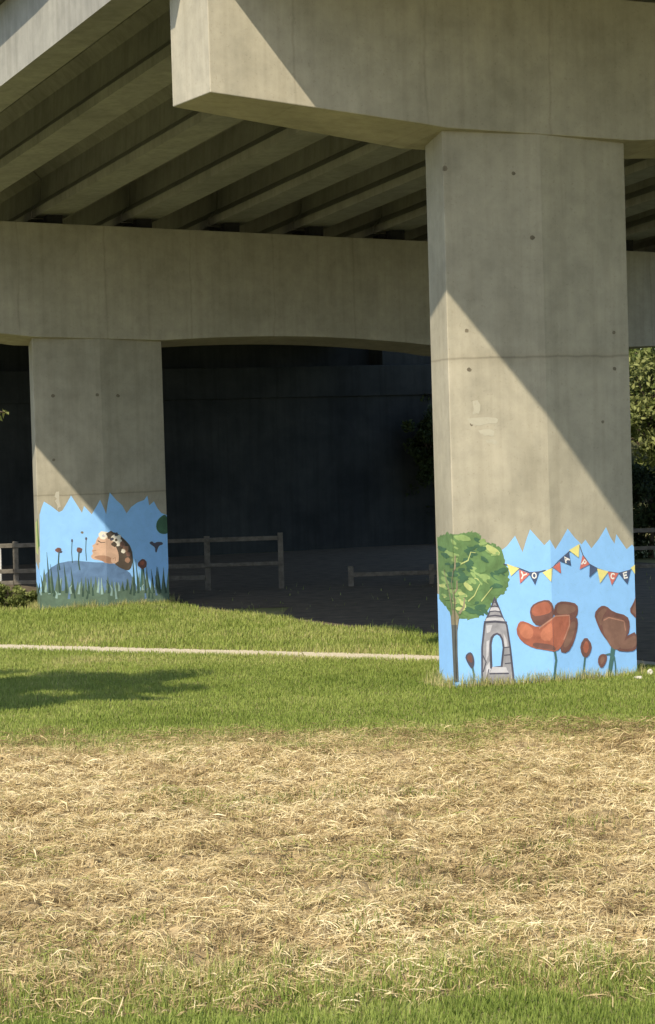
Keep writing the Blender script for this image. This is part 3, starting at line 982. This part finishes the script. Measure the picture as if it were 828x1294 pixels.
def raw_mesh(name, co, lo, sizes, mat, tint):
    me = bpy.data.meshes.new(name)
    me.vertices.add(len(co))
    me.vertices.foreach_set('co', co.astype(np.float32).ravel())
    me.loops.add(len(lo))
    me.loops.foreach_set('vertex_index', lo.astype(np.int32))
    me.polygons.add(len(sizes))
    starts = np.concatenate([[0], np.cumsum(sizes)[:-1]]).astype(np.int32)
    me.polygons.foreach_set('loop_start', starts)
    me.update(calc_edges=True)
    me.validate()
    at = me.attributes.new('tint', 'FLOAT', 'POINT')
    at.data.foreach_set('value', tint.astype(np.float32))
    me.materials.append(mat)
    o = bpy.data.objects.new(name, me)
    col.objects.link(o)
    return o

def vnoise(x, y, sc, seed=0):
    """cheap smooth value noise"""
    r = np.random.default_rng(seed)
    T = r.random((64, 64))
    X, Y = x * sc, y * sc
    xi, yi = np.floor(X).astype(int), np.floor(Y).astype(int)
    fx, fy = X - xi, Y - yi
    fx, fy = fx * fx * (3 - 2 * fx), fy * fy * (3 - 2 * fy)
    g_ = lambda i, j: T[i % 64, j % 64]
    return (g_(xi, yi) * (1 - fx) + g_(xi + 1, yi) * fx) * (1 - fy) + (g_(xi, yi + 1) * (1 - fx) + g_(xi + 1, yi + 1) * fx) * fy

def scatter(y0, y1, dens_, margin=1.3):
    """points over the trapezoid the lens sees between two distances"""
    wmax = 0.138 * y1 + margin
    n = int((y1 - y0) * 2 * wmax * dens_)
    x = rng.uniform(-wmax, wmax, n)
    y = rng.uniform(y0, y1, n)
    k = np.abs(x) < 0.138 * y + margin
    return x[k], y[k]

# edge of the cut strip
def top_edge(x):
    return 26.15 + 0.02 * x + 0.9 * (vnoise(x, x * 0 + 3, 0.8, 2) - 0.5) + 0.5 * (vnoise(x, x * 0 + 9, 3.0, 3) - 0.5)
def bot_edge(x):
    return 13.84 - 0.02 * x + 0.5 * (vnoise(x, x * 0 + 5, 1.0, 4) - 0.5) + 0.3 * (vnoise(x, x * 0 + 1, 4.0, 5) - 0.5)

# thatch sheet with lumps under the cut grass
V, Fc = [], []
xs = np.linspace(-6.5, 6.5, 260)
ys = np.linspace(13.2, 27.4, 280)
XX, YY = np.meshgrid(xs, ys)
te, be = top_edge(XX.ravel()), bot_edge(XX.ravel())
fade = np.clip(np.minimum((te - YY.ravel() - 0.9) / 1.4, (YY.ravel() - be) / 0.5), 0, 1)
def lump(x, y):
    return 0.07 * vnoise(x, y, 0.9, 21) + 0.09 * vnoise(x, y, 2.6, 22) ** 2 + 0.11 * np.clip(vnoise(x, y, 8, 23) - 0.15, 0, 1)
ZZ = 0.006 + fade * (lump(XX.ravel(), YY.ravel()) * 1.0) - (1 - fade) * 0.03
V = np.stack([XX.ravel(), YY.ravel(), ZZ], 1)
nxx = len(xs)
Fc = [(j * nxx + i, j * nxx + i + 1, (j + 1) * nxx + i + 1, (j + 1) * nxx + i) for j in range(len(ys) - 1) for i in range(nxx - 1)]
th = mesh_obj('dry_thatch', V, Fc, M['thatch'], smooth=True)
struct(th)

# dry cuttings: curved strips lying every way
x, y = scatter(13.2, 28.3, 2500)
te, be = top_edge(x), bot_edge(x)
ft = np.clip((te - y) / 2.6, -0.5, 1)
fb = np.clip((y - be) / 0.8, -0.6, 1)
pk = np.clip(np.minimum((ft + 0.45) / 1.1, (fb + 0.22) / 1.1), 0, 1)
clump = vnoise(x, y, 1.6, 31) * 0.5 + vnoise(x, y, 4.5, 32) * 0.5
pk *= np.clip(-0.35 + 2.2 * clump, 0.06, 1)
k = rng.random(len(x)) < pk
x, y, clump = x[k], y[k], clump[k]
fade = np.clip(np.minimum((top_edge(x) - y - 0.9) / 1.4, (y - bot_edge(x)) / 0.5), 0, 1)
n = len(x)
Ln = 0.04 + 0.17 * rng.random(n) ** 1.6
wd = rng.uniform(0.003, 0.0085, n)
an = rng.uniform(0, 2 * np.pi, n)
cv = rng.normal(0, 0.4, n)
rise = rng.normal(0.03, 0.12, n) * Ln
arch = rng.uniform(0.0, 0.22, n) * Ln
zb = 0.008 + fade * lump(x, y) + rng.uniform(0, 0.035, n)
tint = np.clip(-0.10 + 1.2 * (0.3 * vnoise(x, y, 0.7, 41) + 0.35 * vnoise(x, y, 2.7, 42) + 0.35 * vnoise(x, y, 8, 23)) + 0.06 - 0.28 * np.clip(1 - (top_edge(x) - y) / 2.6, 0, 1) - 0.75 * np.clip(0.36 - vnoise(x, y, 9, 91), 0, 1) * 2.2 + rng.normal(0, 0.17, n), 0, 0.915)  # hollows and specks tinted darker, crevice shade put into the straw colour
grn = rng.random(n) < 0.03 + 0.30 * np.clip(vnoise(x, y, 1.3, 43) - 0.66, 0, 1) * 3
tint[grn] = rng.uniform(0.945, 1, grn.sum())
ring = []
SEG = 3
cxs, cys = x.copy(), y.copy()
vv = []
for s in range(SEG + 1):
    t = s / SEG
    a_ = an + cv * (t - 0.5)
    xx = x + np.cos(an) * Ln * (t - 0.5) - np.sin(an) * cv * Ln * 0.25 * (t - 0.5) ** 2 * 4
    yy = y + np.sin(an) * Ln * (t - 0.5) + np.cos(an) * cv * Ln * 0.25 * (t - 0.5) ** 2 * 4
    zz = np.maximum(0.004, zb + rise * t + arch * (1 - (2 * t - 1) ** 2))
    w = wd * (1.0 if 0 < s < SEG else 0.55) * 0.5
    tw = rng.normal(0, 0.5, n)
    nxp, nyp = -np.sin(a_), np.cos(a_)
    vv.append(np.stack([xx - nxp * w, yy - nyp * w, zz - w * tw], 1))
    vv.append(np.stack([xx + nxp * w, yy + nyp * w, zz + w * tw], 1))
co = np.stack(vv, 1).reshape(-1, 3)
base = (np.arange(n) * 2 * (SEG + 1))[:, None]
lo = np.concatenate([(base + np.array([2 * s, 2 * s + 1, 2 * s + 3, 2 * s + 2])).ravel() for s in range(SEG)])
stuff(raw_mesh('dry_cuttings', co, lo, np.full(n * SEG, 4), M['straw'], np.repeat(tint, 2 * (SEG + 1))), 'pale straw-coloured cut grass lying across the strip of lawn', 'cut grass')

# stubble still standing between the cuttings
def strip_z(x, y):
    f_ = np.clip(np.minimum((top_edge(x) - y - 0.9) / 1.4, (y - bot_edge(x)) / 0.5), 0, 1)
    return f_ * lump(x, y)
x, y = scatter(13.6, 27.2, 700)
pk = np.clip(np.minimum((top_edge(x) - y) / 2.0 + 0.3, (y - bot_edge(x)) / 0.8 + 0.5), 0, 1) * np.clip(0.1 + 1.3 * vnoise(x, y, 3.3, 81), 0, 1)
k = rng.random(len(x)) < pk
x, y = x[k], y[k]
n = len(x)
tint = np.clip(0.62 - 0.5 * vnoise(x, y, 2.1, 82) + rng.normal(0, 0.16, n), 0, 0.915)
k = rng.random(n) < 0.10
tint[k] = rng.uniform(0.945, 1, k.sum())
stuff(blades_obj('dry_stubble', M['straw'], np.stack([x, y, strip_z(x, y)], 1), rng.uniform(0.035, 0.10, n), rng.uniform(0.004, 0.009, n), rng.uniform(0.1, 0.95, n), rng.uniform(0, 6.283, n), tint), 'short dry stubble standing up between the straw-coloured cuttings', 'stubble')

# lawn blades
def lawn(name, y0, y1, den, hgt, wid, keep, dry, label):
    x, y = scatter(y0, y1, den)
    k = keep(x, y)
    x, y = x[k], y[k]
    n = len(x)
    pat = 0.6 * vnoise(x, y, 0.5, 51) + 0.4 * vnoise(x, y, 2.2, 52)
    t = np.clip(0.05 + 0.60 * pat + dry(x, y) + rng.normal(0, 0.13, n), 0, 1)
    H = hgt * rng.uniform(0.5, 1.3, n) * (0.7 + 0.6 * vnoise(x, y, 3, 53)) * (1 + 0.7 * (strip_z(x, y) > 0.01))
    return stuff(blades_obj(name, M['grass'], np.stack([x, y, strip_z(x, y)], 1), H, wid * rng.uniform(0.6, 1.3, n), rng.uniform(0.1, 0.8, n), rng.uniform(0, 6.283, n), t), label, 'grass')

def off_path(x, y):
    pa = np.array(PATH)
    yc = np.interp(x, pa[:, 0], pa[:, 1])
    return np.abs(y - yc) > 0.24 + 0.22 * rng.random(len(x))
def off_shade(x, y):
    a = (x - NP.x) * AX.x + (y - NP.y) * AX.y
    b = (x - NP.x) * BX.x + (y - NP.y) * BX.y
    inp = (a > -1.45) & (a < 1.5) & (((b > 0.02 + 0.12 * np.abs(a)) & (b < 1.2)) | ((b > SPAN + 0.02 + 0.12 * np.abs(a)) & (b < SPAN + 1.2)))
    lim = 2.3 - 0.066 * b + 0.9 * (vnoise(x, y, 0.8, 61) - 0.3)
    return (~inp) & ((a < lim) | (rng.random(len(x)) < 0.002)) & (~((b > 21) & (a > -3)))

lawn('mown_lawn', 12.3, 16.0, 4200, 0.055, 0.009, lambda x, y: (rng.random(len(x)) < np.clip((bot_edge(x) + 1.3 - y) / 1.4, 0.0, 1) ** 1.3), lambda x, y: np.clip((y - bot_edge(x) + 0.35) * 0.42, 0, 0.45) - 0.06, 'bright green mown grass at the near edge of the straw')
lawn('mown_lawn', 24.2, 40.5, 1600, 0.05, 0.012, lambda x, y: (y < np.interp(x, np.array(PATH)[:, 0], np.array(PATH)[:, 1])) & (rng.random(len(x)) < np.clip((y - top_edge(x) + 2.0) / 3.0, 0.0, 1)) & off_path(x, y) & off_shade(x, y), lambda x, y: np.clip((y - 31.5) * 0.045, 0, 0.22) + np.clip((28.0 - y) * 0.16, 0, 0.4), 'green lawn between the straw strip and the footpath')
lawn('rough_grass', 34.0, 54, 700, 0.085, 0.016, lambda x, y: off_path(x, y) & off_shade(x, y) & (y > np.interp(x, np.array(PATH)[:, 0], np.array(PATH)[:, 1]) - 0.3), lambda x, y: 0.22 + 0 * x, 'yellowish grass between the footpath and the far pillar')

# long dry fringe round the pillar feet
fx, fy, ft_ = [], [], []
for b0 in (0.0, SPAN):
    outl = [B1, C1, RD, C2, B2]
    for (p, q) in zip(outl[:-1], outl[1:]):
        ln = math.hypot(q[0] - p[0], q[1] - p[1])
        for k in range(int(ln * 520)):
            t = rnd.random()
            o_ = abs(rnd.gauss(0, 0.10)) + 0.015
            nxn, nyn = (q[1] - p[1]) / ln, -(q[0] - p[0]) / ln
            a, b = p[0] + (q[0] - p[0]) * t + nxn * o_, p[1] + (q[1] - p[1]) * t + nyn * o_ + b0
            P_ = W(a, b)
            fx.append(P_.x)
            fy.append(P_.y)
fx, fy = np.array(fx), np.array(fy)
n = len(fx)
cl = vnoise(fx, fy, 3.5, 71)
k = rng.random(n) < 0.25 + cl
fx, fy, cl = fx[k], fy[k], cl[k]
n = len(fx)
stuff(blades_obj('dry_fringe', M['grass'], np.stack([fx, fy], 1), 0.06 + 0.17 * rng.random(n) * (0.3 + cl), 0.009 * rng.uniform(0.6, 1.3, n), rng.uniform(0.1, 0.9, n), rng.uniform(0, 6.283, n), np.clip(rng.normal(0.84, 0.14, n), 0, 1)), 'dry unmown grass fringe around the feet of the pillars', 'grass')

# green grass coming up through the straw in a few spots
TP, TA = [], []
for i, (px_, py_, sp) in enumerate([(345, 1018, .16), (178, 1182, .07), (405, 955, .1), (520, 1013, .12), (478, 1190, .14), (672, 1130, .16), (700, 1078, .1), (430, 1012, .14), (585, 1012, .1), (240, 1020, .12), (618, 1095, .09), (660, 1084, .09), (520, 1130, .1), (735, 1050, .12), (560, 1170, .14), (90, 1215, .18), (330, 1225, .2), (740, 1225, .25), (500, 1105, .2)]):
    c = gnd(px_, py_, 0.08)
    n = int(700 * sp)
    tx, ty = c.x + rng.normal(0, sp * 1.3, n), c.y + rng.normal(0, sp * 1.2, n)
    TP.append(np.stack([tx, ty, strip_z(tx, ty) + 0.015], 1))
TP = np.concatenate(TP)
n = len(TP)
stuff(blades_obj('green_regrowth', M['grass'], TP, rng.uniform(0.05, 0.12, n), rng.uniform(0.005, 0.011, n), rng.uniform(0.2, 0.9, n), rng.uniform(0, 6.283, n), np.clip(rng.normal(0.15, 0.18, n), 0, 0.9)), 'green grass sprouting in patches through the straw-coloured cuttings', 'grass')

def leaves(name, mat, centres, n, spread, size, parent=None, tint0=0.5, origin=Vector((0, 0, 0))):
    """leaf quads gathered round clump centres [(x,y,z,r)]"""
    C_ = np.array(centres)
    w = C_[:, 3] ** 2
    idx = rng.choice(len(C_), n, p=w / w.sum())
    d = rng.normal(0, 1, (n, 3))
    d /= np.linalg.norm(d, axis=1)[:, None]
    rr = C_[idx, 3] * rng.random(n) ** 0.45
    p = C_[idx, :3] + d * rr[:, None] * np.array([1, 1, 0.75])
    ax = rng.normal(0, 1, (n, 3)) + d * 0.4
    ax /= np.linalg.norm(ax, axis=1)[:, None]
    bx = np.cross(ax, rng.normal(0, 1, (n, 3)))
    bx /= np.linalg.norm(bx, axis=1)[:, None] + 1e-9
    s = size * rng.uniform(0.6, 1.35, n)[:, None]
    nrm = np.cross(ax, bx)
    q0, q1, q2, q3 = p - ax * s, p + bx * s * 0.45 + nrm * s * 0.12, p + ax * s, p - bx * s * 0.45 + nrm * s * 0.12
    co = np.stack([q0, q1, q2, q3], 1).reshape(-1, 3) - np.array(origin)
    lo = np.arange(4 * n)
    cj = rng.normal(0, 0.16, len(C_))[idx]
    t = np.clip(tint0 + cj + rng.normal(0, 0.15, n), 0, 1)
    o = raw_mesh(name, co, lo, np.full(n, 4), mat, np.repeat(t, 4))
    if parent:
        o.parent = parent
    return o

def make_tree(name, base, h, crown_c, radii, n_clump, n_leaf, size, mat, label, tint0=0.5, group=None, extra=None, seed=1, trunk_r=0.16, spread=0.32):
    r = random.Random(seed)
    base = Vector(base)
    root = tag(empty(name, base), label, 'tree' if 'tree' in name else 'shrub', group)
    cc = Vector(crown_c)
    cl = []
    for i in range(n_clump):
        while True:
            d = Vector((r.uniform(-1, 1), r.uniform(-1, 1), r.uniform(-1, 1)))
            if 0.25 < d.length < 1:
                break
        d *= r.uniform(0.75, 1.08)
        cl.append((cc.x + d.x * radii[0], cc.y + d.y * radii[1], cc.z + d.z * radii[2], r.uniform(0.5, 1.15) * spread * min(radii)))
    if extra:
        cl += extra
    leaves('crown', mat, cl, n_leaf, 0.3, size, root, tint0, base)
    V, Fc = [], []
    top = Vector((cc.x, cc.y, cc.z + radii[2] * 0.35)) - base
    mid = top * 0.5 + Vector((r.uniform(-.15, .15), r.uniform(-.15, .15), 0))
    tube(V, Fc, [(0, 0, -0.15), (0, 0, 0.2), mid * 0.55, mid, top], [trunk_r * 1.4, trunk_r, trunk_r * 0.85, trunk_r * 0.6, trunk_r * 0.15], 9)
    for k in range(0, len(cl), max(1, len(cl) // 22)):
        e = Vector(cl[k][:3]) - base
        s = mid * r.uniform(0.75, 1.0)
        if r.random() < 0.5:
            s = mid.lerp(top, r.uniform(0, 0.7))
        tube(V, Fc, [s, s.lerp(e, 0.5) + Vector((0, 0, 0.12)), e], [trunk_r * 0.38, trunk_r * 0.22, trunk_r * 0.06], 5)
    mesh_obj('trunk', V, Fc, M['bark'], root, True)
    return root

# tree just outside the frame: its crown throws the shadow on the lawn, one twig reaches into view
tw = at_depth(9, 521, 27.0)
twl = [(tw.x - 0.10 * i, tw.y + 0.05 * i, tw.z + 0.015 * i * (-1) ** i, 0.05 + 0.02 * i) for i in range(0, 12)]
make_tree('birch_tree', (-7.3, 27.0, 0), 7, (-6.75, 27.0, 5.3), (2.5, 2.3, 1.75), 80, 24000, 0.075, M['leaf_pale'], 'leafy tree whose twig tip hangs in front of the dark underpass', 0.55, extra=twl, seed=4)

# trees on the sunny side beyond the deck
def bg(px_, Y, base_z):
    p = at_depth(px_, 500, Y)
    return (p.x, p.y, base_z)
for i, (px_, Y, bz, rr, zc, lab) in enumerate([
        (838, 77, 0.2, (3.0, 2.6, 2.3), 4.0, 'sunlit broadleaf tree seen past the right edge of the poppy pillar'),
        (905, 82, 1.5, (3.6, 3.6, 3.4), 6.2, 'taller broadleaf tree behind the sunlit tree beyond the deck'),
        (770, 84, 2.0, (3.2, 3.2, 3.0), 6.0, 'broadleaf tree on the bank hidden mostly behind the poppy pillar')]):
    b = bg(px_, Y, bz)
    make_tree('broadleaf_tree', b, 7, (b[0], b[1], zc), rr, 90, 13000, 0.11, M['leaf_pale'] if i == 0 else M['leaf'], lab, 0.6, 'trees on the bank beyond the deck', seed=20 + i, trunk_r=0.2)
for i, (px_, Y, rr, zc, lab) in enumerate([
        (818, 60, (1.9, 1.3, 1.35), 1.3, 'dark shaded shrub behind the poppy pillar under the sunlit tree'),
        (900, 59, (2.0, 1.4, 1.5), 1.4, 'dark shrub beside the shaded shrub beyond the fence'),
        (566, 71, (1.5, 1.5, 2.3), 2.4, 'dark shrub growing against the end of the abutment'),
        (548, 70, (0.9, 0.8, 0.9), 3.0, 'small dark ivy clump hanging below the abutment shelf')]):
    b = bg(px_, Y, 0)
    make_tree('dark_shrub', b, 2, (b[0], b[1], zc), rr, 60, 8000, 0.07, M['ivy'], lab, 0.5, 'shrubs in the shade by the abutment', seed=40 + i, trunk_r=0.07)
# weeds beside the far pillar
for i, (px_, py_, hh, lab_) in enumerate([(6, 770, 0.62, 'knee-high sunlit weeds two clumps away from the far pillar'), (24, 769, 0.50, 'middle-sized weed clump between the lowest and the knee-high weeds'), (40, 768, 0.36, 'lowest weed clump, touching the foot of the far pillar'), (-20, 770, 0.7, 'tallest weed clump, the one farthest from the far pillar')]):
    b = gnd(px_, py_)
    make_tree('weed_clump', b, 0.6, (b.x, b.y, hh * 0.5), (0.42, 0.35, hh * 0.5), 16, 800, 0.045, M['leaf_pale'], lab_, 0.6, 'weeds by the far pillar', seed=60 + i, trunk_r=0.015, spread=0.5)

# ------------------------------------------------------------------ fences
def rail_fence(label, pa, pb, posts, heights, hp):
    """timber post-and-rail fence between two ground points"""
    pa, pb = Vector(pa), Vector(pb)
    L_ = (pb - pa).length
    ang = math.atan2(pb.y - pa.y, pb.x - pa.x)
    f = tag(empty('rail_fence', pa, ang), label, 'fence', 'timber fences under the viaduct')
    ps = sorted(posts)
    for p in ps:
        box('post', p - 0.06, p + 0.06, -0.05, 0.05, -0.2, hp + rnd.uniform(-.02, .03), M['wood'], f, 0.006, 0.008)
    for h_, i0, i1 in heights:
        for a, b in zip(ps[:-1], ps[1:]):
            if a >= ps[i0] - 1e-6 and b <= ps[i1] + 1e-6:
                box('rail', a - 0.05, b + 0.05 - 0.104, -0.090, -0.052, h_ - 0.045, h_ + 0.045, M['wood'], f, 0.008, 0.006)
    return f
FY = 52.2
g0, g1 = at_depth(-60, 700, FY), at_depth(357, 700, FY)
Lf = g1.x - g0.x
def fpos(px_):
    return at_depth(px_, 700, FY).x - g0.x
rail_fence('timber rail fence running behind the far pillar to a gap', (g0.x, FY, 0), (g1.x, FY, 0), [fpos(-58), fpos(20), fpos(118), fpos(262), fpos(355)], [(1.12, 0, 4), (0.56, 0, 4), (0.30, 0, 3)], 1.2)
g2, g3 = at_depth(440, 700, FY), at_depth(905, 700, FY)
def fpos2(px_):
    return at_depth(px_, 700, FY).x - g2.x
rail_fence('low timber rail fence beyond the gap, behind the poppy pillar', (g2.x, FY, 0), (g3.x, FY, 0), [0.05, fpos2(545), fpos2(660), fpos2(780), fpos2(900)], [(1.05, 2, 4), (0.26, 0, 4), (0.66, 2, 4)], 0.42)

# bent metal hoop poking up behind the fence at the left
V, Fc = [], []
hb = at_depth(-22, 745, 53.0)
pts = [Vector((math.cos(t) * 0.42, 0, 1.0 + math.sin(t) * 0.22)) for t in [math.pi * k / 10 for k in range(11)]]
pts = [Vector((0.42, 0, -0.1)), Vector((0.42, 0, 0.6))] + pts + [Vector((-0.42, 0, 0.6)), Vector((-0.42, 0, -0.1))]
tube(V, Fc, pts, [0.03] * len(pts), 8)
hp_ = mesh_obj('barrier_hoop', V, Fc, M['metal'], None, True)
hp_.location = (hb.x, hb.y, 0)
tag(hp_, 'galvanised metal hoop barrier behind the fence', 'barrier')

# pale stones by the front pillar
for i, (px_, py_, sx_, sy_, sz_, lab) in enumerate([(807, 858, 0.065, 0.06, 0.025, 'flat pale stone lying at the corner of the poppy pillar'), (822, 853, 0.035, 0.04, 0.05, 'upright pale stone in the shade beside the poppy pillar')]):
    p = gnd(px_, py_)
    bm = bmesh.new()
    bmesh.ops.create_icosphere(bm, subdivisions=3, radius=1)
    for v in bm.verts:
        k = 1 + 0.35 * pnoise(v.co * 1.7 + Vector((i * 7, 0, 0)))
        v.co = Vector((v.co.x * sx_ * k, v.co.y * sy_ * k, v.co.z * sz_ * k + sz_ * 0.6))
    me = bpy.data.meshes.new('pale_stone')
    bm.to_mesh(me)
    bm.free()
    me.materials.append(M['stone'])
    o = bpy.data.objects.new('pale_stone', me)
    o.location = (p.x, p.y, 0)
    col.objects.link(o)
    tag(o, lab, 'stone', 'stones by the poppy pillar')
